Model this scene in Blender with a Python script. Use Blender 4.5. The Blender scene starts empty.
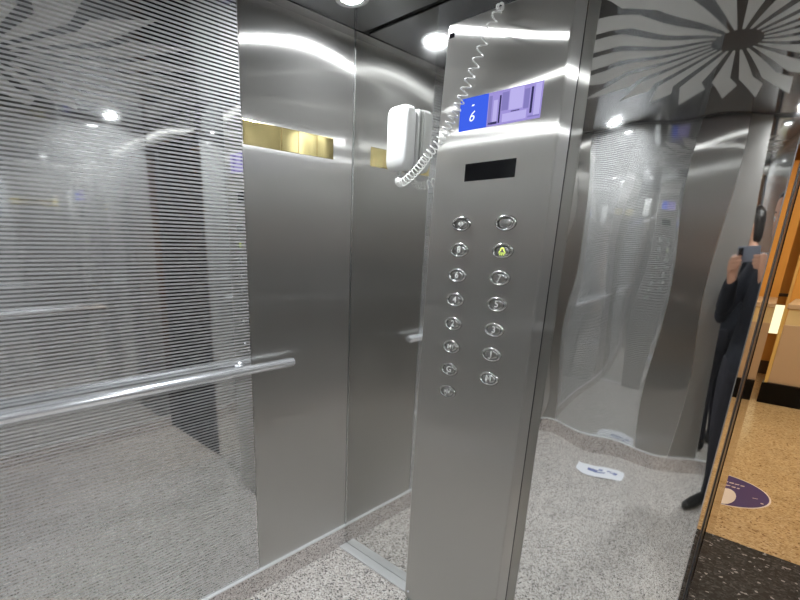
import bpy, bmesh, math, random
from mathutils import Vector, Matrix
random.seed(4)
S = bpy.context.scene
COL = S.collection
PI = math.pi
DENOISE = True

# ------------------------------------------------------------------ dimensions (metres)
W, YB, D, H = 2.05, -0.42, 1.8045, 2.2      # car: x 0..W, y YB..D, z 0..H
CA, CB, CP = 0.457, 0.856, 0.080             # operating panel: x range, projection from the front wall
XE = 1.327                                  # right edge of the front return wall (door opening starts)
YD = D - CP
CTOP = 2.087
SK = 0.11                                   # skirting height
SEAM = 1.298                                # y of the seam between striped mirror and plain steel, left wall

# ------------------------------------------------------------------ materials
def new_mat(name):
    m = bpy.data.materials.new(name); m.use_nodes = True
    nt = m.node_tree; nt.nodes.clear()
    out = nt.nodes.new('ShaderNodeOutputMaterial')
    b = nt.nodes.new('ShaderNodeBsdfPrincipled')
    nt.links.new(b.outputs[0], out.inputs[0])
    return m, nt, b

def plain(name, col, rough=0.5, metal=0.0, **kw):
    m, nt, b = new_mat(name)
    b.inputs['Base Color'].default_value = (*col, 1)
    b.inputs['Roughness'].default_value = rough
    b.inputs['Metallic'].default_value = metal
    for k, v in kw.items():
        b.inputs[k].default_value = v
    return m

def N(nt, t, **kw):
    n = nt.nodes.new(t)
    for k, v in kw.items(): setattr(n, k, v)
    return n

def math_node(nt, op, a, b=None):
    n = N(nt, 'ShaderNodeMath', operation=op)
    for i, v in enumerate((a, b)):
        if v is None: continue
        if isinstance(v, (int, float)): n.inputs[i].default_value = v
        else: nt.links.new(v, n.inputs[i])
    return n.outputs[0]

def obj_coord(nt, scale=None):
    tc = N(nt, 'ShaderNodeTexCoord')
    if scale is None: return tc.outputs['Object']
    mp = N(nt, 'ShaderNodeMapping'); mp.inputs['Scale'].default_value = scale
    nt.links.new(tc.outputs['Object'], mp.inputs[0]); return mp.outputs[0]

def brushed(name, col, rough, aniso=0.93, grain=0.0, matte=0.03):
    """steel brushed up and down: highlights smear sideways"""
    m, nt, b = new_mat(name)
    out = [n for n in nt.nodes if n.type == 'OUTPUT_MATERIAL'][0]
    nt.nodes.remove(b)
    g = N(nt, 'ShaderNodeBsdfAnisotropic', distribution='MULTI_GGX'); g.inputs['Anisotropy'].default_value = -aniso
    tg = N(nt, 'ShaderNodeTangent', direction_type='UV_MAP'); tg.uv_map = 'UVMap'
    nt.links.new(tg.outputs[0], g.inputs['Tangent'])
    no = N(nt, 'ShaderNodeTexNoise'); no.inputs['Scale'].default_value = 1; no.inputs['Detail'].default_value = 3
    nt.links.new(obj_coord(nt, (420, 420, 2)), no.inputs['Vector'])
    sm = N(nt, 'ShaderNodeTexNoise'); sm.inputs['Scale'].default_value = 3.5; sm.inputs['Detail'].default_value = 2
    nt.links.new(obj_coord(nt), sm.inputs['Vector'])
    r = math_node(nt, 'ADD', math_node(nt, 'MULTIPLY', no.outputs[0], grain), math_node(nt, 'MULTIPLY', sm.outputs[0], 0.05))
    nt.links.new(math_node(nt, 'ADD', r, rough - grain / 2 - 0.025), g.inputs['Roughness'])
    mx = N(nt, 'ShaderNodeMix', data_type='RGBA'); mx.inputs['A'].default_value = (*[c * .995 for c in col], 1); mx.inputs['B'].default_value = (*[min(1, c * 1.005) for c in col], 1)
    nt.links.new(no.outputs[0], mx.inputs['Factor']); nt.links.new(mx.outputs['Result'], g.inputs['Color'])
    g2 = N(nt, 'ShaderNodeBsdfAnisotropic', distribution='MULTI_GGX'); g2.inputs['Anisotropy'].default_value = -.82; g2.inputs['Roughness'].default_value = .45
    nt.links.new(tg.outputs[0], g2.inputs['Tangent']); nt.links.new(mx.outputs['Result'], g2.inputs['Color'])
    mg = N(nt, 'ShaderNodeMixShader'); mg.inputs[0].default_value = .09
    nt.links.new(g.outputs[0], mg.inputs[1]); nt.links.new(g2.outputs[0], mg.inputs[2])
    df = N(nt, 'ShaderNodeBsdfDiffuse'); df.inputs['Color'].default_value = (*col, 1)
    ms = N(nt, 'ShaderNodeMixShader'); ms.inputs[0].default_value = matte
    nt.links.new(mg.outputs[0], ms.inputs[1]); nt.links.new(df.outputs[0], ms.inputs[2]); nt.links.new(ms.outputs[0], out.inputs[0])
    return m

def mirror(name, col, rough=0.03, haze=0.05):
    """polished sheet with a faint film of finger marks"""
    m, nt, b = new_mat(name)
    b.inputs['Metallic'].default_value = 1
    b.inputs['Base Color'].default_value = (*col, 1)
    no = N(nt, 'ShaderNodeTexNoise'); no.inputs['Scale'].default_value = 9; no.inputs['Detail'].default_value = 5
    nt.links.new(obj_coord(nt), no.inputs['Vector'])
    pw = math_node(nt, 'POWER', no.outputs[0], 4.0)
    nt.links.new(math_node(nt, 'ADD', math_node(nt, 'MULTIPLY', pw, haze), rough), b.inputs['Roughness'])
    return m

def striped(name, pitch=0.0110, duty=0.56):
    """mirror-polished steel with fine horizontal etched lines that half veil the reflection"""
    m, nt, b = new_mat(name)
    out = [n for n in nt.nodes if n.type == 'OUTPUT_MATERIAL'][0]
    nt.nodes.remove(b)
    sp = N(nt, 'ShaderNodeSeparateXYZ'); nt.links.new(obj_coord(nt), sp.inputs[0])
    f = math_node(nt, 'FRACT', math_node(nt, 'DIVIDE', sp.outputs['Z'], pitch))
    s = N(nt, 'ShaderNodeMapRange'); s.clamp = True
    tri = math_node(nt, 'ABSOLUTE', math_node(nt, 'SUBTRACT', f, 0.5))
    nt.links.new(tri, s.inputs['Value'])
    s.inputs['From Min'].default_value = duty / 2 - .03; s.inputs['From Max'].default_value = duty / 2 + .03
    s.inputs['To Min'].default_value = ETCH; s.inputs['To Max'].default_value = 0
    g = N(nt, 'ShaderNodeBsdfAnisotropic', distribution='GGX'); g.inputs['Roughness'].default_value = .025; g.inputs['Color'].default_value = (.65, .65, .645, 1)
    h = N(nt, 'ShaderNodeBsdfAnisotropic', distribution='GGX'); h.inputs['Roughness'].default_value = .62; h.inputs['Color'].default_value = (.70, .705, .71, 1)
    df = N(nt, 'ShaderNodeBsdfDiffuse'); df.inputs['Color'].default_value = (.64, .645, .65, 1)
    m1 = N(nt, 'ShaderNodeMixShader'); m1.inputs[0].default_value = .5
    nt.links.new(h.outputs[0], m1.inputs[1]); nt.links.new(df.outputs[0], m1.inputs[2])
    ms = N(nt, 'ShaderNodeMixShader'); nt.links.new(s.outputs[0], ms.inputs[0])
    nt.links.new(g.outputs[0], ms.inputs[1]); nt.links.new(m1.outputs[0], ms.inputs[2]); nt.links.new(ms.outputs[0], out.inputs[0])
    return m
ETCH = .52

def granite(name, cols, scale=160, rough=0.25, big=None):
    """cols: list of (position, colour) over random per-grain value"""
    m, nt, b = new_mat(name)
    oc = obj_coord(nt)
    v = N(nt, 'ShaderNodeTexVoronoi'); v.inputs['Scale'].default_value = scale
    no = N(nt, 'ShaderNodeTexNoise'); no.inputs['Scale'].default_value = scale * .9; no.inputs['Detail'].default_value = 2
    nt.links.new(oc, no.inputs['Vector'])
    wv = N(nt, 'ShaderNodeVectorMath', operation='MULTIPLY_ADD')
    nt.links.new(no.outputs['Color'], wv.inputs[0]); wv.inputs[1].default_value = (.006,) * 3; nt.links.new(oc, wv.inputs[2])
    nt.links.new(wv.outputs[0], v.inputs['Vector'])
    sp = N(nt, 'ShaderNodeSeparateColor'); nt.links.new(v.outputs['Color'], sp.inputs[0])
    r = N(nt, 'ShaderNodeValToRGB'); r.color_ramp.interpolation = 'CONSTANT'
    el = r.color_ramp.elements
    while len(el) > 1: el.remove(el[-1])
    el[0].position = cols[0][0]; el[0].color = (*cols[0][1], 1)
    for p, c in cols[1:]:
        e = el.new(p); e.color = (*c, 1)
    nt.links.new(sp.outputs[0], r.inputs[0])
    n2 = N(nt, 'ShaderNodeTexNoise'); n2.inputs['Scale'].default_value = 7; n2.inputs['Detail'].default_value = 4
    nt.links.new(oc, n2.inputs['Vector'])
    mr = N(nt, 'ShaderNodeMapRange'); nt.links.new(n2.outputs[0], mr.inputs[0]); mr.inputs['To Min'].default_value = .84; mr.inputs['To Max'].default_value = 1.14
    mul = N(nt, 'ShaderNodeMix', data_type='RGBA', blend_type='MULTIPLY'); mul.inputs['Factor'].default_value = 1
    nt.links.new(r.outputs[0], mul.inputs['A']); nt.links.new(mr.outputs[0], mul.inputs['B'])
    nt.links.new(mul.outputs['Result'], b.inputs['Base Color'])
    b.inputs['Roughness'].default_value = rough
    return m

def emit(name, col, strength):
    m = bpy.data.materials.new(name); m.use_nodes = True
    nt = m.node_tree; nt.nodes.clear()
    out = nt.nodes.new('ShaderNodeOutputMaterial'); e = nt.nodes.new('ShaderNodeEmission')
    e.inputs[0].default_value = (*col, 1); e.inputs[1].default_value = strength
    nt.links.new(e.outputs[0], out.inputs[0]); return m

M = dict(
    brushed=brushed('brushed_steel', (.78, .765, .735), .308),
    panel=brushed('panel_brushed_steel', (.75, .735, .70), .308, matte=.10),
    mirror=mirror('polished_steel', (.80, .80, .785), .02, .10),
    tint=mirror('polished_steel_front', (.78, .78, .765), .045, .10),
    stripe=striped('etched_striped_steel'),
    ceil=mirror('dark_mirror_ceiling', (.24, .245, .255), .08, .05),
    etch=plain('satin_etch', (.66, .66, .64), .5, .35),
    floor=granite('pale_granite', [(0, (.07, .065, .06)), (.09, (.24, .22, .21)), (.22, (.44, .40, .37)), (.42, (.56, .52, .485)), (.68, (.64, .61, .575)), (.88, (.72, .705, .68))], 190, .28),
    skirt=granite('pinkish_granite', [(0, (.10, .09, .088)), (.10, (.38, .34, .32)), (.26, (.58, .52, .49)), (.58, (.68, .63, .60)), (.85, (.78, .75, .72))], 230, .12),
    satin=plain('satin_post_steel', (.28, .272, .26), .42, .8),
    trim=plain('satin_trim', (.62, .62, .62), .22, 1.0),
    alu=plain('bright_aluminium', (.80, .81, .82), .35, .5),
    chrome=plain('chrome', (.90, .92, .96), .27, .9),
    dark=plain('dark_gap', (.02, .02, .022), .5),
    brass=mirror('brass', (.88, .74, .36), .12, .12),
    white=plain('white_plastic', (.54, .545, .54), .45),
    cord=plain('white_cord', (.80, .80, .78), .35),
    blackgloss=plain('black_gloss', (.006, .006, .007), .12),
    button=plain('button_steel', (.42, .42, .41), .22, 1.0),
    ring=plain('ring_steel', (.52, .52, .51), .2, 1.0),
    legend=plain('legend_white', (.92, .92, .90), .5),
    lamp=emit('lamp_glow', (.93, .97, 1.0), 1150),
    warm=emit('added_warm_lamp', (1.0, .86, .62), 100),
    alarm=emit('alarm_glow', (.75, .95, .18), 1.3),
    scr_blue=emit('screen_blue', (.05, .12, .78), .85),
    scr_lav=emit('screen_lavender', (.38, .32, .74), .75),
    scr_mid=emit('screen_mid', (.24, .21, .52), .8),
    scr_dark=emit('screen_dark', (.05, .045, .14), .6),
    scr_pale=emit('screen_pale', (.50, .45, .84), .8),
    scr_white=emit('screen_white', (.75, .82, 1.0), 1.1),
    lobbyfloor=granite('cream_terrazzo', [(0, (.24, .15, .07)), (.05, (.44, .31, .16)), (.3, (.55, .41, .23)), (.6, (.60, .46, .27)), (.9, (.66, .53, .34))], 110, .25),
    blackgranite=granite('black_granite', [(0, (.018, .020, .024)), (.45, (.036, .039, .046)), (.80, (.070, .075, .085)), (.965, (.36, .38, .42))], 95, .42),
    ochre=plain('ochre_wall', (.64, .33, .065), .6),
    orange=plain('orange_panel', (.84, .44, .10), .45),
    brown=plain('dark_brown', (.06, .035, .02), .5),
    desk=plain('desk_beige', (.62, .48, .34), .5),
    window=emit('window_light', (1.0, .92, .56), 1.0),
    purple=plain('sticker_purple', (.036, .018, .17), .4),
    stickwhite=plain('sticker_white', (.82, .76, .74), .4),
    paper=plain('paper_white', (.85, .87, .92), .6),
    ink=plain('paper_blue_ink', (.16, .20, .42), .6),
    jacket=plain('dark_jacket', (.012, .014, .022), .85),
    trousers=plain('dark_trousers', (.02, .02, .028), .85),
    skin=plain('skin', (.50, .27, .18), .5),
    hair=plain('black_hair', (.012, .009, .008), .45),
    eye=plain('eye_white', (.8, .8, .8), .2),
    lips=plain('lips', (.38, .12, .10), .45),
    shoe=plain('shoe_black', (.015, .015, .015), .4),
    phonecase=plain('phone_case', (.20, .22, .27), .25),
    lens=plain('lens_glass', (.01, .01, .02), .04),
)

for k_, lev in (('blackgranite', .12), ('blackgloss', .12)):
    for n_ in M[k_].node_tree.nodes:
        if n_.type == 'BSDF_PRINCIPLED': n_.inputs['Specular IOR Level'].default_value = lev
# ------------------------------------------------------------------ mesh helpers
def box_uv(bm):
    uv = bm.loops.layers.uv.verify()
    for f in bm.faces:
        n = f.normal
        a = max(range(3), key=lambda i: abs(n[i]))
        for l in f.loops:
            c = l.vert.co
            l[uv].uv = (c.y, c.z) if a == 0 else (c.x, c.z) if a == 1 else (c.x, c.y)

def obj(name, bm, mat, parent=None, smooth=False, loc=None):
    bm.normal_update(); box_uv(bm)
    me = bpy.data.meshes.new(name); bm.to_mesh(me); bm.free()
    me.uv_layers[0].name = 'UVMap'
    mats = mat if isinstance(mat, (list, tuple)) else [mat]
    for m in mats: me.materials.append(m)
    if smooth:
        for p in me.polygons: p.use_smooth = True
    o = bpy.data.objects.new(name, me); COL.objects.link(o)
    if parent: o.parent = parent
    if loc: o.location = loc
    return o

def empty(name, loc=(0, 0, 0), rot=None):
    o = bpy.data.objects.new(name, None); COL.objects.link(o); o.location = loc
    o.empty_display_size = .05
    if rot: o.rotation_euler = rot
    return o

def tag(o, label=None, cat=None, group=None, kind=None):
    if label: o['label'] = label
    if cat: o['category'] = cat
    if group: o['group'] = group
    if kind: o['kind'] = kind
    return o

def struct(o): o['kind'] = 'structure'; return o

def B(): return bmesh.new()

def box(bm, x0, x1, y0, y1, z0, z1, bev=0, seg=2, mi=0):
    r = bmesh.ops.create_cube(bm, size=1)
    for v in r['verts']:
        v.co = Vector(((x0 + x1) / 2 + v.co.x * (x1 - x0), (y0 + y1) / 2 + v.co.y * (y1 - y0), (z0 + z1) / 2 + v.co.z * (z1 - z0)))
    fs = set(f for v in r['verts'] for f in v.link_faces)
    for f in fs: f.material_index = mi
    if bev:
        es = list(set(e for v in r['verts'] for e in v.link_edges))
        bmesh.ops.bevel(bm, geom=es, offset=bev, segments=seg, profile=.5, affect='EDGES')
    return bm

def lathe(bm, prof, mat4=None, n=32, sx=1, sy=1):
    """prof: (radius, height); closed at ends when radius 0"""
    rings = []
    for r, h in prof:
        if r < 1e-6: rings.append([bm.verts.new((0, 0, h))])
        else: rings.append([bm.verts.new((r * sx * math.cos(2 * PI * k / n), r * sy * math.sin(2 * PI * k / n), h)) for k in range(n)])
    for a, b in zip(rings, rings[1:]):
        if len(a) == 1 and len(b) == 1: continue
        for k in range(n):
            k2 = (k + 1) % n
            if len(a) == 1: bm.faces.new((a[0], b[k2], b[k])) if False else bm.faces.new((a[0], b[k], b[k2]))
            elif len(b) == 1: bm.faces.new((a[k2], a[k], b[0]))
            else: bm.faces.new((a[k2], a[k], b[k], b[k2]))
    if mat4 is not None:
        bmesh.ops.transform(bm, matrix=mat4, verts=[v for r in rings for v in r])
    bmesh.ops.recalc_face_normals(bm, faces=bm.faces[:])
    return bm

def tube(bm, pts, r, n=10, cap=True):
    pts = [Vector(p) for p in pts]
    rad = r if isinstance(r, (list, tuple)) else [r] * len(pts)
    t0 = (pts[1] - pts[0]).normalized()
    up = Vector((0, 0, 1)) if abs(t0.z) < .9 else Vector((1, 0, 0))
    u = t0.cross(up).normalized()
    rings = []
    for i, p in enumerate(pts):
        t = (pts[min(i + 1, len(pts) - 1)] - pts[max(i - 1, 0)]).normalized()
        u = (u - t * u.dot(t)).normalized(); v = t.cross(u)
        rings.append([bm.verts.new(p + (u * math.cos(2 * PI * k / n) + v * math.sin(2 * PI * k / n)) * rad[i]) for k in range(n)])
    for a, b in zip(rings, rings[1:]):
        for k in range(n): bm.faces.new((a[k], a[(k + 1) % n], b[(k + 1) % n], b[k]))
    if cap:
        bm.faces.new(rings[0][::-1]); bm.faces.new(rings[-1])
    bmesh.ops.recalc_face_normals(bm, faces=bm.faces[:])
    return bm

def poly(bm, pts, to3, depth, mi=0):
    """extruded flat polygon: pts 2-D, to3(u, v, w) -> point, w = 0..depth"""
    a = [bm.verts.new(to3(u, v, 0)) for u, v in pts]; b = [bm.verts.new(to3(u, v, depth)) for u, v in pts]
    fs = [bm.faces.new(a), bm.faces.new(b[::-1])]
    n = len(pts)
    for i in range(n): fs.append(bm.faces.new((a[i], b[i], b[(i + 1) % n], a[(i + 1) % n])))
    for f in fs: f.material_index = mi
    bmesh.ops.recalc_face_normals(bm, faces=bm.faces[:])
    return bm

def text_bm(txt, size, to3, depth=.0006, width=None, shear=0.0, bold=.0):
    cu = bpy.data.curves.new('legend_text', 'FONT'); cu.body = txt; cu.size = size; cu.align_x = 'CENTER'; cu.align_y = 'CENTER'
    cu.shear = shear; cu.offset = bold; cu.resolution_u = 3
    to = bpy.data.objects.new('legend_text', cu); COL.objects.link(to)
    me = bpy.data.meshes.new_from_object(to)
    bm = B(); bm.from_mesh(me)
    bpy.data.objects.remove(to); bpy.data.curves.remove(cu); bpy.data.meshes.remove(me)
    xs = [v.co.x for v in bm.verts]; sc = 1
    for v in bm.verts: v.co = Vector(to3(v.co.x * sc, v.co.y, 0))
    r = bmesh.ops.extrude_face_region(bm, geom=bm.faces[:])
    off = Vector(to3(0, 0, depth)) - Vector(to3(0, 0, 0))
    for g in r['geom']:
        if isinstance(g, bmesh.types.BMVert): g.co += off
    bmesh.ops.recalc_face_normals(bm, faces=bm.faces[:])
    return bm

# ------------------------------------------------------------------ the setting: elevator car
o = struct(obj('floor', box(B(), -.06, W + .06, YB - .06, D + .03, -.06, 0), M['floor']))

# left wall: backing with steel sheets, skirting
def side_wall(name, x, sgn, seam_f, seam_b):
    """sgn +1: sheet faces +x"""
    w = struct(obj(name, box(B(), *(sorted((x - sgn * .05, x - sgn * .006))), YB - .05, D + .05, 0, H + .05), M['trim']))
    xs = sorted((x - sgn * .006, x)); 
    if seam_f < D - .05:
        obj('brushed_panel', box(B(), *xs, seam_f + .0015, D - .001, SK, H, .0008, 1), M['brushed'], w)
    obj('striped_mirror_panel', box(B(), *sorted((x - sgn * .006, x + sgn * .001)), seam_b + .0015, seam_f - .0015, SK, H, .0008, 1), M['stripe'], w)
    if seam_b > YB + .05:
        obj('brushed_panel', box(B(), *xs, YB + .001, seam_b - .0015, SK, H, .0008, 1), M['brushed'], w)
    for yy in (seam_b + .02, seam_f - .022):
        for zz in (SK + .045, 2.15, 1.1):
            bm = lathe(B(), [(0, .0035), (.003, .003), (.0042, 0)], Matrix.Translation((x + sgn * .001, yy, zz)) @ Matrix.Rotation(sgn * PI / 2, 4, 'Y'), 10)
            obj('panel_screw', bm, M['chrome'], w, True)
    return w
side_wall('wall_left', 0, 1, SEAM, .08)
side_wall('wall_right', W, -1, D - .001, .08)

# skirtings (granite with a steel top bead)
def skirting(name, x0, x1, y0, y1, bx0, bx1, by0, by1):
    s = struct(obj(name, box(B(), x0, x1, y0, y1, 0, SK - .008), M['skirt']))
    obj('top_bead', box(B(), bx0, bx1, by0, by1, SK - .008, SK, .001, 1), M['alu'], s)
skirting('baseboard_left', -.006, .008, YB, D - .001, -.006, .012, YB, D - .001)
skirting('baseboard_right', W - .008, W + .006, YB, D - .001, W - .012, W + .006, YB, D - .001)
skirting('baseboard_back', .012, W - .012, YB - .006, YB + .008, .012, W - .012, YB - .006, YB + .012)

# back wall
bw = struct(obj('wall_back', box(B(), -.05, W + .05, YB - .05, YB - .006, 0, H + .05), M['trim']))
def back_sheet(name, x0, x1, m, d=0): obj(name, box(B(), x0 + .0015, x1 - .0015, YB - .006, YB + d, SK, H, .0008, 1), m, bw)
back_sheet('brushed_panel', .0, .12, M['brushed'])
back_sheet('striped_mirror_panel', .12, 1.03, M['stripe'], .001)
back_sheet('brushed_panel', 1.03, 1.40, M['brushed'])
back_sheet('satin_post', 1.40, 1.62, M['satin'])
back_sheet('mirror_panel', 1.62, W, M['mirror'], .001)

# front wall: polished sheets either side of the operating panel; the right one bows back towards the door
X0 = CB
def theta(x): return math.radians(8.4) * (max(0, x - X0) / .44) ** 1.5
def bow(x):
    n = 40; s = 0; x = max(x, X0); h = (x - X0) / n
    for i in range(n): s += math.tan(theta(X0 + (i + .5) * h)) * h
    return s
def ripple(x, z):
    k = min(1, max(0, (x - X0) / .06))
    return k * (.003 * (x - .93) * math.exp(-((x - .93) / .1) ** 2) * math.sin(2 * PI * z / .62 + .6) * math.exp(-((z - 1.45) / .45) ** 2)
                + .00022 * math.sin(2 * PI * (x / .19 + z / .55)) + .00016 * math.sin(2 * PI * (z / .27 - x / .8) + 1.2))
fw = struct(obj('wall_front', box(B(), -.05, CB, D + .006, D + .05, 0, H + .05), M['trim']))
obj('mirror_panel', box(B(), .001, CB - .003, D, D + .006, 0.002, H, .0006, 1), M['tint'], fw)
bm = B()
nx, nz = 96, 220
vs = [[bm.verts.new((X0 + (XE - X0) * i / nx, D + bow(X0 + (XE - X0) * i / nx) + ripple(X0 + (XE - X0) * i / nx, H * j / nz), H * j / nz)) for i in range(nx + 1)] for j in range(nz + 1)]
for j in range(nz):
    for i in range(nx): bm.faces.new((vs[j][i], vs[j][i + 1], vs[j + 1][i + 1], vs[j + 1][i]))
# turned edge into the door reveal and a back skin
ed = [bm.verts.new((XE, D + .10, H * j / nz)) for j in range(nz + 1)]
bk = [bm.verts.new((X0, D + .10, H * j / nz)) for j in range(nz + 1)]
sheet = obj('mirror_panel', bm, M['mirror'], fw, True)
YE = D + bow(XE)
# door jamb: polished reveal, door edge, landing frame
obj('jamb_reveal', box(B(), XE - .30, XE + .001, YE + .0015, YE + .10, 0, H, .001, 1), M['mirror'], fw)
obj('jamb_edge_bead', box(B(), XE - .0012, XE + .001, YE - .0005, YE + .0015, 0, H), M['trim'], fw)
header = struct(obj('trim_1', box(B(), XE, W, D + .01, D + .06, 2.08, H), M['brushed']))
# car door, slid open behind the return wall: only its grey leading edge shows
dr = struct(obj('door_1', box(B(), .55, XE - .004, YE + .105, YE + .265, .012, 2.10, .002, 1), plain('door_edge_grey', (.30, .305, .315), .34, 1.0)))
obj('edge_bead', box(B(), XE - .012, XE - .001, YE + .18, YE + .184, .012, 2.10, .001, 1), plain('edge_bead_grey', (.16, .165, .17), .4, 1.0), dr)
# landing frame
lf = struct(obj('door_2', box(B(), .9, XE - .002, YE + .272, YE + .52, 0, 2.12, .002, 1), mirror('landing_frame_steel', (.52, .46, .40), .06, .1)))
obj('door_head', box(B(), XE - .002, W + .06, YE + .272, YE + .52, 2.10, 2.5), M['brushed'], lf)
obj('door_post', box(B(), W - .02, W + .25, 2.20, 2.46, 0, 2.12, .002, 1), plain('brown_post', (.34, .19, .10), .35, .3), lf)

dr3 = struct(obj('door_3', box(B(), W - .025, W + .25, D + .065, 2.195, .0, 2.10, .002, 1), plain('door_dark', (.05, .05, .055), .4, .6)))
# sill strip lying along the front wall
struct(obj('trim_2', box(B(), .012, CB - .02, D - .048, D - .001, 0, .010, .002, 2), M['alu']))
# corner bead
struct(obj('trim_3', box(B(), 0.0005, .004, D - .0045, D - .0005, SK, H), M['trim']))

# ceiling: dark mirror sheet with a satin starburst, steel border
ce = struct(obj('ceiling', box(B(), -.06, W + .06, YB - .06, D + .06, H + .004, H + .06), M['dark']))
obj('dark_mirror_sheet', box(B(), .060, W - .060, YB + .060, D - .014, H - .004, H + .004, .001, 1), M['ceil'], ce)
bm = B()
box(bm, .0, .048, YB, D, H - .002, H + .004); box(bm, W - .048, W, YB, D, H - .002, H + .004)
None
obj('steel_border', bm, M['trim'], ce)
SC = (1.18, .80); NP = 22
bm = B()
def cpt(r, a): return (SC[0] + r * math.cos(a), SC[1] + r * math.sin(a))
def to_ceil(u, v, w): return (u, v, H - .0042 - w)
xlo, xhi, ylo, yhi = .07, W - .07, YB + .07, D - .07
def clip(pts):
    for ax, lim, sg in ((0, xlo, 1), (0, xhi, -1), (1, ylo, 1), (1, yhi, -1)):
        out = []
        for p, q in zip(pts, pts[1:] + pts[:1]):
            ip, iq = (p[ax] - lim) * sg >= 0, (q[ax] - lim) * sg >= 0
            if ip: out.append(p)
            if ip != iq:
                t = (lim - p[ax]) / (q[ax] - p[ax]); out.append((p[0] + t * (q[0] - p[0]), p[1] + t * (q[1] - p[1])))
        pts = out
    return pts
dg = math.radians
for k in range(NP):
    a = 2 * PI * k / NP + .03
    p = [cpt(.13, a - dg(3)), cpt(.13, a + dg(3)), cpt(.55, a + dg(5.0)), cpt(.68, a + dg(10.0)), cpt(.90, a + dg(3.5)), cpt(.58, a - dg(5.4))]
    poly(bm, clip(p), to_ceil, .0005)
obj('etched_starburst', bm, M['etch'], ce)

# ------------------------------------------------------------------ ceiling lights
def ceiling_light(x, y, label):
    t = empty('ceiling_light', (x, y, H - .004)); tag(t, label, 'ceiling light', 'recessed ceiling lights')
    obj('bezel', lathe(B(), [(.031, 0), (.056, 0), (.056, -.004), (.047, -.009), (.036, -.007), (.031, -.003), (.031, 0)], None, 40), M['trim'], t, True)
    obj('lens', lathe(B(), [(0, -.0045), (.031, -.0045), (.031, -.001), (0, -.001)], None, 40), M['lamp'], t)
    return t
ceiling_light(.21, 1.585, 'round white ceiling downlight above the corner beside the operating panel')
ceiling_light(1.86, 1.53, 'round white ceiling downlight by the door opening')
ceiling_light(.33, -.22, 'round white ceiling downlight at the back left, seen in the mirror panel')
ceiling_light(1.80, -.22, 'round white ceiling downlight at the back right behind the photographer')

# ------------------------------------------------------------------ handrails
def handrail(label, p0, p1, off, posts):
    """p0,p1 along the wall at the wall plane; off = vector from wall to rail axis"""
    p0, p1, off = Vector(p0), Vector(p1), Vector(off)
    t = empty('handrail', p0); tag(t, label, 'handrail')
    d = (p1 - p0); u = d.normalized()
    bm = B(); r = .0175
    prof = [(-.0001, r * .80), (.004, r)]
    pts = [off + u * 0, off + u * .003, off + d - u * .003, off + d]
    tube(bm, pts, [r * .82, r, r, r * .82], 28)
    obj('rail', bm, M['chrome'], t, True)
    for s in posts:
        bm = B(); c = d * s
        tube(bm, [c + off.normalized() * .001, c + off.normalized() * .006], .022, 20)
        tube(bm, [c + off.normalized() * .006, c + off * .85], .008, 14)
        obj('bracket', bm, M['chrome'], t, True)
    return t
handrail('chrome tube handrail on the striped left wall', (.001, -.06, 1.014), (.001, 1.452, 1.014), (.054, 0, 0), (.10, .865))
handrail('chrome tube handrail on the right wall, seen in the left mirror', (W - .001, -.06, 1.014), (W - .001, 1.40, 1.014), (-.054, 0, 0), (.10, .5, .88))

# ------------------------------------------------------------------ brass plate on the left wall
bp = empty('brass_plate', (0, 1.50, 1.805)); tag(bp, 'long polished brass plate on the plain steel beside the striped panel', 'plate')
obj('plate', box(B(), .0002, .0018, -.199, .201, -.037, .037, .001, 2), M['brass'], bp)
brefl = plain('brass_reflection_dark', (.22, .15, .05), .4, 1.0)
for yy in (-.045, .03, .118): obj('reflection_line', box(B(), .0018, .0021, yy - .0012, yy + .0012, -.036, .036), brefl, bp)  # dark strips paint the reflected segment lines onto the brass

# ------------------------------------------------------------------ operating panel
cp = empty('control_panel', (CA, YD, 0)); tag(cp, 'tall brushed steel elevator control panel column with round floor buttons', 'control panel')
CW = CB - CA
def P(x, z): return (x - CA, z)            # world x,z -> panel local
def lean(bm):                              # the left edge leans in a little towards the top
    for k in range(1, 16):
        bmesh.ops.bisect_plane(bm, geom=bm.verts[:] + bm.edges[:] + bm.faces[:], plane_co=(0, 0, CTOP * k / 16), plane_no=(0, 0, 1))
    for v in bm.verts:
        if v.co.x < CW / 2: v.co.x += .028 * max(0, v.co.z / CTOP) ** 4
    return bm
obj('faceplate', lean(box(B(), 0, CW, 0, .010, .022, CTOP, .004, 3)), M['panel'], cp)
obj('side_return', lean(box(B(), .003, CW - .0005, .0102, CP - .004, .0, CTOP - .002, .0008, 1)), M['brushed'], cp)
obj('shadow_gap', box(B(), CW - .006, CW - .002, CP - .0040, CP - .0008, .0, CTOP - .004), M['dark'], cp)
for xx, zz in ((.016, .05), (CW - .016, .05)):
    bm = lathe(B(), [(0, .003), (.004, .003), (.0055, 0)], Matrix.Translation((xx, 0, zz)) @ Matrix.Rotation(PI / 2, 4, 'X'), 14)
    obj('screw', bm, M['chrome'], cp, True)
obj('key_switch', box(B(), .032, .050, -.0015, .001, 2.050, 2.063, .001, 1), M['blackgloss'], cp)

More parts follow.
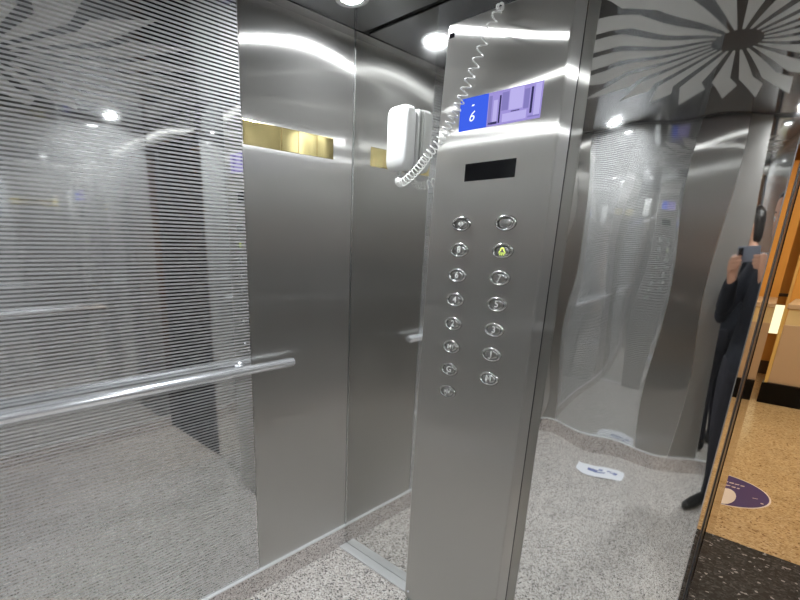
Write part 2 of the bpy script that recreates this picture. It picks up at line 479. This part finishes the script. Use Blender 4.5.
# display screen with its picture
sx0, sx1, sz0, sz1 = .548 - CA, .802 - CA, 1.790, 1.878
scr = obj('display_screen', box(B(), sx0, sx1, -.0012, .002, sz0, sz1), M['scr_lav'], cp)
def on_scr(u, v, w): return (sx0 + u, -.0014 - w, sz0 + v)
SWd, SHt = sx1 - sx0, sz1 - sz0
def scr_shape(name, pts, m, lay=0): return obj(name, poly(B(), [(u * SWd, v * SHt) for u, v in pts], lambda u, v, w: (sx0 + u, -.0014 - lay * .0003 - w, sz0 + v), .0002), m, scr)
def rc(a, b, c, d): return [(a, c), (b, c), (b, d), (a, d)]
scr_shape('blue_field', rc(0, .37, 0, 1), M['scr_blue'])
pic = [(rc(.38, .42, .05, .9), 'scr_mid'), (rc(.44, .49, .12, .75), 'scr_pale'), (rc(.51, .53, .06, .86), 'scr_dark'), (rc(.54, .62, .40, .92), 'scr_mid'),
       (rc(.63, .79, .38, .97), 'scr_pale'), (rc(.56, .84, .06, .30), 'scr_pale'), (rc(.80, .86, .34, .88), 'scr_mid'), (rc(.875, .90, .18, .90), 'scr_dark'), (rc(.92, .985, .10, .96), 'scr_pale'),
       (rc(.39, .50, .05, .12), 'scr_dark'), (rc(.86, .99, .06, .11), 'scr_mid')]
for pts, m in pic: scr_shape('picture_block', pts, M[m], 0)
scr_shape('picture_block', rc(.66, .76, .32, .345), M['scr_dark'], 2)
cx6 = sx0 + SWd * .165
obj('floor_number', text_bm('6', .040, lambda u, v, w: (cx6 + u, -.0022 - w, sz0 + SHt * .40 + v), .0003, shear=.25), M['scr_white'], scr)
obj('arrow_mark', poly(B(), [(-.004, 0), (.004, 0), (.006, .004), (-.002, .004)], lambda u, v, w: (cx6 + .002 + u, -.0022 - w, sz0 + SHt * .72 + v), .0003), M['scr_white'], scr)

# dark indicator window
obj('indicator_window', box(B(), .582 - CA, .748 - CA, -.0016, .002, 1.647, 1.697, .001, 1), M['blackgloss'], cp)

# buttons
def bell_polys():
    pts = [(1.2 * a_, 1.1 * b_ + .001) for a_, b_ in [(-.0095, -.005), (-.0085, -.0025), (-.006, -.001), (-.0055, .004), (-.003, .0075), (0, .0085), (.003, .0075), (.0055, .004), (.006, -.001), (.0085, -.0025), (.0095, -.005)]]
    return pts
def add_button(x, z, name, txt=None, lit=False, tip=True):
    X, Z = x - CA, z
    f = lambda u, v, w: (X + u, -w, Z + v)
    Rm = Matrix.Translation((X, 0, Z)) @ Matrix.Rotation(PI / 2, 4, 'X')
    ax, az = 1.14, .74
    b = obj(name, lathe(B(), [(0, .0042), (.014, .0040), (.0205, .0030), (.0215, .0015), (.0215, -.001), (0, -.001)], Rm, 36, ax, az), M['button'], cp, True)
    obj('bezel_ring', lathe(B(), [(.0225, 0), (.0225, .0045), (.0250, .0062), (.0290, .0050), (.0305, 0), (.0225, 0)], Rm, 40, ax, az), M['ring'], b, True)
    g = lambda u, v, w: (X + u, -.0041 - w, Z + v)
    lm = M['alarm'] if lit else M['legend']
    if txt == 'bell':
        bm = B()
        pts = bell_polys(); n = len(pts)
        inn = [(u * .58, (v - .001) * .58 + .001) for u, v in pts]
        for i in range(n - 1): poly(bm, [pts[i], pts[i + 1], inn[i + 1], inn[i]], g, .0006)
        poly(bm, [(-.0105, -.0072), (.0105, -.0072), (.0105, -.0052), (-.0105, -.0052)], g, .0006)
        for u in (-.006, 0, .006): poly(bm, [(u - .0014, -.0125), (u + .0014, -.0125), (u + .0014, -.0098), (u - .0014, -.0098)], g, .0006)
        obj('bell_symbol', bm, lm, b)
    elif txt in ('open', 'close'):
        bm = B()
        s = 1 if txt == 'open' else -1
        poly(bm, [(-.0008, -.009), (.0008, -.009), (.0008, .009), (-.0008, .009)], g, .0006)
        for k in (-1, 1):
            if s == 1: tri = [(k * .0105, 0), (k * .0035, .0062), (k * .0035, -.0062)]
            else: tri = [(k * .0028, 0), (k * .0098, .0062), (k * .0098, -.0062)]
            poly(bm, tri, g, .0006)
        obj('arrow_symbol', bm, lm, b)
    elif txt:
        obj('numeral', text_bm(txt, .029 if len(txt) == 1 else .021, g, .0006, bold=.0001), lm, b)
    if tip and txt != 'bell':
        bm = B()
        for u in (-.0075, -.004): poly(bm, [(u - .0011, -.0138), (u + .0011, -.0138), (u + .0011, -.0116), (u - .0011, -.0116)], g, .0006)
        obj('tactile_dots', bm, M['legend'], b)
    return b
XL, XR = .5857, .7366
zs = [1.5231 - .07945 * i for i in range(8)]
for z, t in zip(zs, ['open', '8', '6', '4', '2', 'M1', 'G', 'close']):
    add_button(XL, z, 'floor_button' if t not in ('open', 'close') else 'door_button', t)
for z, t in zip(zs, [None, 'bell', '7', '5', '3', '1', 'M']):
    nm = 'alarm_button' if t == 'bell' else 'blank_button' if t is None else 'floor_button'
    add_button(XR, z, nm, t, t == 'bell', t is not None)

# ------------------------------------------------------------------ intercom handset and its curly cord
ph = empty('intercom_handset', (.288, D, 1.811)); tag(ph, 'white plastic intercom handset hung on the polished front wall', 'intercom')
bm = box(B(), -.049, .049, -.016, -.001, -.088, .092, .007, 3); obj('wall_cradle', bm, M['white'], ph, True)
# handset shell: rounded, fuller at the ends
bm = B(); rings = []
prof = [(-.103, .55, .60), (-.100, .78, .80), (-.090, .93, .93), (-.070, 1.0, 1.0), (-.03, 1.0, .96), (.0, 1.0, .94), (.03, 1.0, .95), (.07, 1.0, .98), (.086, .94, .92), (.097, .80, .78), (.100, .55, .58)]
for z, sx_, sy_ in prof:
    ring = []
    for k in range(28):
        a = 2 * PI * k / 28; c, s = math.cos(a), math.sin(a)
        e = .38
        ux = math.copysign(abs(c) ** e, c) * .048 * sx_
        uy = math.copysign(abs(s) ** e, s) * .028 * sy_
        ring.append(bm.verts.new((ux, -.0455 + uy - .0, z)))
    rings.append(ring)
for a, b in zip(rings, rings[1:]):
    for k in range(28): bm.faces.new((a[k], a[(k + 1) % 28], b[(k + 1) % 28], b[k]))
bm.faces.new(rings[0][::-1]); bm.faces.new(rings[-1])
bmesh.ops.recalc_face_normals(bm, faces=bm.faces[:])
obj('handset', bm, M['white'], ph, True)
obj('cord_socket', tube(B(), [(.0, -.045, -.100), (.0, -.045, -.116)], .005, 12), M['white'], ph, True)

def spline(ctrl, n):
    out = []; c = [Vector(p) for p in ctrl]; c = [c[0] * 2 - c[1]] + c + [c[-1] * 2 - c[-2]]
    m = len(c) - 3
    for i in range(n + 1):
        t = i / n * m; k = min(int(t), m - 1); f = t - k
        p0, p1, p2, p3 = c[k:k + 4]
        out.append(.5 * ((2 * p1) + (p2 - p0) * f + (2 * p0 - 5 * p1 + 4 * p2 - p3) * f * f + (3 * p1 - p0 - 3 * p2 + p3) * f ** 3))
    return out
ctrl = [(.288, D - .045, 1.694), (.293, D - .05, 1.672), (.325, D - .062, 1.668), (.395, D - .085, 1.695), (.452, YD - .024, 1.730), (.505, YD - .024, 1.782), (.548, YD - .024, 1.845), (.590, YD - .024, 1.925), (.628, YD - .024, 2.010), (.656, YD - .016, 2.072), (.660, YD - .005, 2.082)]
NS = 2400
path = spline(ctrl, NS)
# turns: tight near the handset, stretched towards the top
pts = []; ph_a = 0
for i, p in enumerate(path):
    f = i / NS
    t = (path[min(i + 1, NS)] - path[max(i - 1, 0)]).normalized()
    u = t.cross(Vector((0, 1, 0))).normalized(); v = t.cross(u)
    dens = 46 if f < .60 else 46 - (f - .60) / .40 * 30
    if f < .05: dens = 20
    ph_a += 2 * PI * dens / NS
    amp = .0130 * min(1, f / .06) * min(1, (1 - f) / .03)
    if f > .7: amp *= 1 - .35 * (f - .7) / .3
    pts.append(p + (u * math.cos(ph_a) + v * math.sin(ph_a)) * amp)
cord = empty('handset_cord', (.288, D - .045, 1.694)); tag(cord, 'white coiled cord stretched from the handset to the top of the control panel', 'cord')
off = Vector(cord.location)
obj('coil', tube(B(), [p - off for p in pts], .0019, 6), M['cord'], cord, True)
obj('plug', tube(B(), [Vector(ctrl[-1]) - off + Vector((0, -.002, -.006)), Vector(ctrl[-1]) - off + Vector((.001, .0020, .002))], .0028, 10), M['cord'], cord, True)

# ------------------------------------------------------------------ paper scrap on the floor
bm = B(); nx_, ny_ = 14, 9
out = []
for j in range(ny_ + 1):
    row = []
    for i in range(nx_ + 1):
        u, v = i / nx_ - .5, j / ny_ - .5
        e = 1 + .18 * math.sin(7 * u + 3) * v + random.uniform(-.03, .03)
        row.append(bm.verts.new((u * .42 * e, v * .20 * (1 - 1.0 * u * u) * e + .02 * u, .002 + .006 * abs(math.sin(5 * u + 2 * v)) + random.uniform(0, .002))))
    out.append(row)
for j in range(ny_):
    for i in range(nx_):
        f = bm.faces.new((out[j][i], out[j][i + 1], out[j + 1][i + 1], out[j + 1][i]))
        f.material_index = 1 if 1 < j < 5 and 3 <= i <= 11 and random.random() < .55 else 0
r = bmesh.ops.extrude_face_region(bm, geom=bm.faces[:])
for g in r['geom']:
    if isinstance(g, bmesh.types.BMVert): g.co.z += .0006
bmesh.ops.recalc_face_normals(bm, faces=bm.faces[:])
pp = obj('paper_scrap', bm, [M['paper'], M['ink']], None, False, (.77, -.07, .0)); pp.rotation_euler = (0, 0, .05)
tag(pp, 'crumpled white paper scrap with blue print on the granite floor, seen in the mirror', 'paper')

# ------------------------------------------------------------------ lobby beyond the door
LY0 = D + .03
struct(obj('floor_threshold', box(B(), -.6, 3.6, LY0 + .002, 3.32, -.06, 0), M['blackgranite']))
struct(obj('floor_lobby', box(B(), -2.2, 4.6, 3.322, 8.6, -.06, 0), M['lobbyfloor']))
LH = 2.6
struct(obj('wall_lobby_far', box(B(), -2.2, 4.6, 8.0, 8.1, 0, LH), M['ochre']))
struct(obj('wall_lobby_left', box(B(), -2.3, -2.2, 2.3, 8.1, 0, LH), M['ochre']))
struct(obj('wall_lobby_right', box(B(), 3.4, 3.5, 2.2, 8.1, 0, LH), M['ochre']))
struct(obj('wall_lobby_near', box(B(), -2.2, .9, 2.36, 2.44, 0, LH), M['ochre']))
struct(obj('wall_lobby_near_right', box(B(), W + .25, 3.5, 2.36, 2.44, 0, LH), M['brown']))
struct(obj('ceiling_lobby', box(B(), -2.3, 4.6, 2.36, 8.1, LH, LH + .05), plain('lobby_ceiling_paint', (.75, .68, .55), .7)))
struct(obj('baseboard_lobby', box(B(), -2.2, 4.6, 7.98, 7.998, 0, .16), M['brown']))
struct(obj('trim_4', box(B(), -2.2, 4.6, 7.97, 7.998, .94, .975), M['brown']))
wn = struct(obj('window_1', box(B(), .60, 1.02, 7.985, 7.998, .50, .84), M['window']))
bm = B()
box(bm, .585, .60, 7.975, 7.998, .485, .855); box(bm, 1.02, 1.035, 7.975, 7.998, .485, .855); box(bm, .6, 1.02, 7.975, 7.998, .84, .855); box(bm, .6, 1.02, 7.975, 7.998, .485, .5)
obj('window_frame', bm, M['ochre'], wn)
# reception desk
dk = empty('reception_desk', (2.0, 6.9, 0)); tag(dk, 'pale beige reception desk on a black plinth in the lobby', 'desk')
obj('body', box(B(), -.874, .9, -.40, .35, .205, .78, .004, 2), M['desk'], dk)
obj('plinth', box(B(), -.915, .94, -.43, .38, 0, .205, .003, 1), M['blackgloss'], dk)
obj('lit_band', box(B(), -.870, .896, -.396, .346, .78, .93), plain('band_lit_cream', (.85, .72, .42), .5), dk)  # light on the upper desk front put into a paler cream colour
obj('counter_top', box(B(), -.885, .91, -.41, .36, .93, .975, .004, 2), M['desk'], dk)
obj('corner_strip', box(B(), -.90, -.875, -.402, -.36, .205, .93), plain('strip_yellow', (.85, .62, .22), .5), dk)
# orange cladding that rises behind the desk
oc = empty('orange_partition', (2.0, 7.42, 0)); tag(oc, 'tall orange partition rising behind the reception desk', 'partition')
obj('panel', box(B(), -.93, 1.0, -.05, .05, 0, 2.35, .004, 1), M['orange'], oc)
obj('edge_strip', box(B(), -.955, -.93, -.055, .055, 0, 2.35), plain('edge_gold', (.80, .52, .18), .4), oc)

# lobby ceiling lamps, out of view, added to light the lobby
def added_lobby_lamp(x, y, label):
    t = empty('added_lobby_lamp', (x, y, LH)); tag(t, label, 'lamp', 'added lobby ceiling lamps')
    obj('rim', lathe(B(), [(.11, 0), (.135, 0), (.135, -.012), (.12, -.02), (.11, -.018), (.11, 0)], None, 36), M['trim'], t, True)
    obj('diffuser', lathe(B(), [(0, -.012), (.11, -.012), (.11, -.001), (0, -.001)], None, 36), M['warm'], t)
added_lobby_lamp(1.3, 6.3, 'added warm round lamp, unseen, on the lobby ceiling in front of the desk')
added_lobby_lamp(.2, 5.2, 'added warm round lamp, unseen, on the lobby ceiling left of the doorway')
added_lobby_lamp(1.9, 5.0, 'added warm round lamp, unseen, on the lobby ceiling right of the floor sticker')
added_lobby_lamp(1.4, 3.9, 'added warm round lamp, unseen, on the lobby ceiling above the floor sticker')

# floor sticker
st = empty('floor_sticker', (1.172, 3.985, 0)); tag(st, 'round purple floor sticker with white footprint on the lobby floor', 'sticker')
def disc(r0, h0, h1, n=56): return lathe(B(), [(0, h0), (r0, h0), (r0, h1), (0, h1)], None, n)
obj('white_rim', disc(.258, .0004, .0012), M['stickwhite'], st)
obj('purple_face', disc(.249, .0012, .0020), M['purple'], st)
bm = B()
flat = lambda u, v, w: (u - 1.172, v - 3.985, .0021 + w)
def blob(bm, cx, cy, rx, ry, n=20, cut=None):
    pts = [(cx + rx * math.cos(2 * PI * k / n), cy + ry * math.sin(2 * PI * k / n)) for k in range(n)]
    poly(bm, pts, flat, .0004)
for q in ((1.225, 3.875, .052, .130), (1.070, 3.875, .052, .130)):
    bm = B(); blob(bm, *q); obj('footprint', bm, M['stickwhite'], st)
for row, y in enumerate((4.055, 4.115)):
    bm = B(); x = 1.06
    while x < 1.275:
        w = random.uniform(.010, .022)
        poly(bm, [(x, y - .010), (x + w, y - .006 + random.uniform(-.006, .006)), (x + w, y + .010), (x, y + .004)], flat, .0004); x += w + .007
    obj('lettering', bm, M['stickwhite'], st)
bm = B(); blob(bm, 1.395, 3.925, .008, .008, 10); obj('dot_mark', bm, M['stickwhite'], st)
obj('dash_mark', poly(B(), [(1.345, 3.965), (1.37, 3.975), (1.37, 3.981), (1.345, 3.972)], flat, .0004), M['stickwhite'], st)

# ------------------------------------------------------------------ camera
f_px, ppx, ppy = 466.1, 341.17, 381.04
yaw, pitch, roll = math.radians(-46.711), math.radians(-16.418), math.radians(.91)
CAM = Vector((1.4648, .3825, 1.4571))
fwd = Vector((math.sin(yaw) * math.cos(pitch), math.cos(yaw) * math.cos(pitch), math.sin(pitch)))
rt0 = Vector((math.cos(yaw), -math.sin(yaw), 0)); up0 = rt0.cross(fwd)
rt = rt0 * math.cos(roll) + up0 * math.sin(roll); up = -rt0 * math.sin(roll) + up0 * math.cos(roll)
cam = bpy.data.cameras.new('camera'); co = bpy.data.objects.new('camera', cam); COL.objects.link(co)
cam.sensor_fit = 'HORIZONTAL'; cam.sensor_width = 36; cam.lens = f_px * 36 / 800
cam.shift_x = (400 - ppx) / 800; cam.shift_y = (ppy - 300) / 800
cam.clip_start = .004; cam.clip_end = 60
RM = Matrix((rt, up, -fwd)).transposed()
co.matrix_world = Matrix.Translation(CAM) @ RM.to_4x4()
S.camera = co

# ------------------------------------------------------------------ the photographer and the phone
# phone: landscape, its rear lens just behind the viewpoint
pc = CAM - fwd * .016 + rt * .055 - up * .020
phn = empty('phone', pc); phn.rotation_euler = RM.to_euler(); tag(phn, 'dark phone held up by the person, seen in the front mirror', 'phone')
obj('case', box(B(), -.080, .080, -.038, .038, -.004, .004, .0035, 3), M['phonecase'], phn, True)
obj('camera_bump', box(B(), -.072, -.040, -.010, .032, -.0062, -.003, .001, 2), M['blackgloss'], phn, True)
for u, v in ((-.048, .022), (-.048, .002), (-.064, .012)):
    bm = lathe(B(), [(0, -.0068), (.007, -.0066), (.007, -.006), (0, -.006)], Matrix.Translation((u, v, 0)), 16)
    obj('lens', bm, M['lens'], phn, True)
obj('screen', box(B(), -.076, .076, -.034, .034, .0041, .0046), M['blackgloss'], phn)

def fuse(name, parts, mat, parent, voxel=.010, smooth=4):
    """closed lofts melted into one continuous surface; parts: lists of (centre, radius across, radius deep)"""
    bm = B()
    for pts in parts:
        if len(pts[0]) == 2:                       # round limbs: carried frame, a ball at every joint
            tube(bm, [p[0] for p in pts], [p[1] for p in pts], 20)
            for p in pts:
                bmesh.ops.create_icosphere(bm, subdivisions=3, radius=p[1], matrix=Matrix.Translation(p[0]))
            continue
        P_ = [Vector(p[0]) for p in pts]; n = 20; rings = []
        for i, p in enumerate(pts):
            t = (P_[min(i + 1, len(P_) - 1)] - P_[max(i - 1, 0)]).normalized()
            v = hf - t * hf.dot(t); v.normalize(); u = v.cross(t)
            rx, ry = p[1], p[2]
            rings.append([bm.verts.new(P_[i] + u * math.cos(2 * PI * k / n) * rx + v * math.sin(2 * PI * k / n) * ry) for k in range(n)])
        for a, b in zip(rings, rings[1:]):
            for k in range(n): bm.faces.new((a[k], a[(k + 1) % n], b[(k + 1) % n], b[k]))
        bm.faces.new(rings[0][::-1]); bm.faces.new(rings[-1])
    bmesh.ops.recalc_face_normals(bm, faces=bm.faces[:])
    o = obj(name, bm, mat, parent, True)
    rm = o.modifiers.new('melt', 'REMESH'); rm.mode = 'VOXEL'; rm.voxel_size = voxel; rm.use_smooth_shade = True
    if smooth:
        sm = o.modifiers.new('soft', 'SMOOTH'); sm.iterations = smooth; sm.factor = .5
    me2 = bpy.data.meshes.new_from_object(o.evaluated_get(bpy.context.evaluated_depsgraph_get()))
    o.modifiers.clear(); o.data = me2; me2.name = name; me2.materials.clear(); me2.materials.append(mat)
    for p in me2.polygons: p.use_smooth = True
    return o

hf = Vector((fwd.x, fwd.y, 0)).normalized(); hr = Vector((rt0.x, rt0.y, 0)).normalized(); uz = Vector((0, 0, 1))
base = CAM - hf * .36 + hr * .06; base.z = 0
person = empty('person', base); tag(person, 'person in dark jacket raising a phone with both hands, seen in the front mirror', 'person')
def q(r, f, z): return hr * r + hf * f + uz * z        # person space relative to base
pr = phn.location - base
gripR = pr + rt * .082 - up * .034; gripL = pr - rt * .082 - up * .036
shR, shL = q(.165, 0, 1.385), q(-.165, 0, 1.385)
elR, elL = q(.245, .09, 1.13), q(-.235, .10, 1.13)
wrR, wrL = gripR - hf * .045 - uz * .085 + hr * .020, gripL - hf * .040 - uz * .085 - hr * .015
hc = q(.02, .045, 1.600)
def mix(a, b, t): return a + (b - a) * t
def hd(f, z): return hc + hf * f + uz * z
head = [(hd(.012, -.118), .030, .034), (hd(.012, -.108), .044, .056), (hd(.008, -.085), .058, .076), (hd(.004, -.050), .067, .086), (hd(0, -.010), .073, .093), (hd(-.003, .03), .075, .096), (hd(-.006, .07), .068, .088), (hd(-.008, .098), .050, .066), (hd(-.008, .112), .026, .034)]
neck = [(q(.0, -.01, 1.40), .062, .06), (q(.005, .0, 1.44), .054, .055), (q(.012, .018, 1.50), .050, .052), (hd(-.012, -.05), .050, .052)]
nose = [(hd(.084, .018), .007, .007), (hd(.096, -.005), .010, .011), (hd(.104, -.024), .014, .012), (hd(.092, -.034), .010, .008)]
torso = [(q(0, 0, .84), .12, .085), (q(0, 0, .92), .155, .105), (q(0, 0, 1.02), .142, .098), (q(0, 0, 1.12), .135, .092), (q(0, 0, 1.24), .155, .105), (q(0, 0, 1.34), .160, .100), (q(0, -.005, 1.40), .115, .075), (q(0, -.005, 1.43), .06, .055)]
def arm(sh, el, wr, k=0.0, cut=1.0):
    return [(mix(sh, q(0, 0, 1.38), .25), .055 + k), (sh, .056 + k), (mix(sh, el, .5), .048 + k), (el, .041 + k), (mix(el, wr, .3 * cut), .041 + k), (mix(el, wr, .7 * cut), .033 + k), (mix(el, wr, cut), .026 + k)]
def leg(s, k=0.0, z0=.06):
    return [(q(s * .085, 0, .93), .085 + k, .09 + k), (q(s * .090, 0, .82), .088 + k, .092 + k), (q(s * .095, .01, .65), .072 + k, .075 + k), (q(s * .098, .015, .49), .055 + k, .058 + k), (q(s * .10, -.005, .36), .053 + k, .056 + k), (q(s * .102, -.02, .2), .040 + k, .042 + k), (q(s * .104, -.025, z0), .034 + k, .036 + k)]
fuse('body', [head, neck, nose, torso, arm(shR, elR, wrR), arm(shL, elL, wrL), leg(1), leg(-1)], M['skin'], person, .009, 3)
grow = lambda L, k: [(p[0], p[1] + k, (p[2] if len(p) > 2 else p[1]) + k) for p in L]
fuse('jacket', [grow(torso, .016), arm(shR, elR, wrR, .014, .90), arm(shL, elL, wrL, .014, .90), [(q(0, -.006, 1.40), .085, .078), (q(0, -.004, 1.445), .072, .068)]], M['jacket'], person, .010, 3)
fuse('trousers', [leg(1, .012, .075), leg(-1, .012, .075), [(q(0, 0, .80), .10, .085), (q(0, 0, .86), .150, .108), (q(0, 0, .98), .150, .106)]], M['trousers'], person, .010, 2)
for s_ in (1, -1):
    fuse('shoe', [[(q(s_ * .104, -.075, .05), .030, .038), (q(s_ * .105, -.05, .052), .040, .047), (q(s_ * .107, .03, .045), .042, .040), (q(s_ * .110, .10, .036), .045, .031), (q(s_ * .112, .155, .030), .034, .024), (q(s_ * .112, .175, .028), .018, .016)]], M['shoe'], person, .006, 2)
fuse('hair', [[(hd(-.030, .000), .070, .075), (hd(-.020, .045), .079, .092), (hd(-.010, .085), .074, .090), (hd(-.008, .112), .054, .066), (hd(-.008, .126), .026, .032)],
              [(hd(-.045, -.085), .048, .040), (hd(-.045, -.05), .062, .058), (hd(-.035, 0), .072, .072), (hd(-.02, .05), .07, .08)]], M['hair'], person, .007, 3)
fuse('mouth', [[(hd(.078, -.062) - hr * .024, .004, .004), (hd(.086, -.062) - hr * .010, .006, .008), (hd(.087, -.062) + hr * .010, .006, .008), (hd(.078, -.062) + hr * .024, .004, .004)]], M['lips'], person, .003, 1)
for s_ in (1, -1):
    e = B(); bmesh.ops.create_uvsphere(e, u_segments=14, v_segments=10, radius=.0125)
    bmesh.ops.translate(e, verts=e.verts[:], vec=hd(.0775, .002) + hr * s_ * .031)
    eb = obj('eye', e, M['eye'], person, True)
    e = B(); bmesh.ops.create_uvsphere(e, u_segments=12, v_segments=8, radius=.0068)
    bmesh.ops.translate(e, verts=e.verts[:], vec=hd(.0845, .001) + hr * s_ * .0315)
    obj('iris', e, M['hair'], eb, True)
    fuse('eyebrow', [[(hd(.088, .026) + hr * s_ * .016, .003, .004), (hd(.087, .030) + hr * s_ * .030, .0035, .005), (hd(.074, .026) + hr * s_ * .046, .003, .003)]], M['hair'], person, .003, 1)
    fuse('ear', [[(hd(-.004, -.035) + hr * s_ * .071, .008, .012), (hd(-.008, -.008) + hr * s_ * .077, .009, .019), (hd(-.010, .016) + hr * s_ * .076, .008, .017), (hd(-.006, .026) + hr * s_ * .074, .005, .009)]], M['skin'], person, .004, 1)
# hands: palm beside the phone, four bent fingers over its back, thumb towards the screen
def hand(side, wrist, grip):
    s_ = 1 if side == 'R' else -1
    pm = grip + rt * s_ * .020 - fwd * .008 - up * .004          # middle of the palm, outside the phone's end
    parts = [[(wrist - (pm - wrist).normalized() * .02, .020, .025), (wrist, .021, .027), (mix(wrist, pm, .45), .021, .033), (mix(wrist, pm, .8), .018, .038), (pm + up * .012, .015, .036), (pm + up * .030, .012, .028)]]
    for ln, v in ((.060, .032), (.068, .013), (.064, -.006), (.050, -.024)):
        a = pm + up * v; b = a + fwd * .024 - rt * s_ * .006; c = b - rt * s_ * ln * .5 - fwd * .002; d = c - rt * s_ * ln * .34 - fwd * .004
        parts.append([(a, .0095), (b, .0094), (mix(b, c, .5), .0088), (c, .0086), (mix(c, d, .6), .0078), (d, .0062)])
    a = mix(wrist, pm, .55) - rt * s_ * .018; b = grip - fwd * .020 - rt * s_ * .006 - up * .004; c = b - rt * s_ * .024 + up * .018
    parts.append([(a, .0125), (mix(a, b, .6), .0115), (b, .0108), (mix(b, c, .6), .0098), (c, .0075)])
    fuse('hand', parts, M['skin'], person, .0045, 2)
hand('R', wrR, gripR); hand('L', wrL, gripL)

# ------------------------------------------------------------------ world and render look
w = bpy.data.worlds.new('world'); S.world = w; w.use_nodes = True
w.node_tree.nodes['Background'].inputs[0].default_value = (.02, .02, .022, 1); w.node_tree.nodes['Background'].inputs[1].default_value = .3
S.view_settings.view_transform = 'Standard'; S.view_settings.look = 'None'; S.view_settings.gamma = 1; S.view_settings.exposure = .34
S.view_settings.use_curve_mapping = False
S.cycles.max_bounces = 18; S.cycles.glossy_bounces = 14; S.cycles.diffuse_bounces = 5
S.cycles.use_denoising = DENOISE
S.cycles.use_adaptive_sampling = False
S.cycles.denoising_input_passes = 'RGB_ALBEDO_NORMAL'
S.cycles.denoising_prefilter = 'ACCURATE'
S.cycles.blur_glossy = 2.0
S.cycles.caustics_reflective = True
S.cycles.sample_clamp_indirect = 4
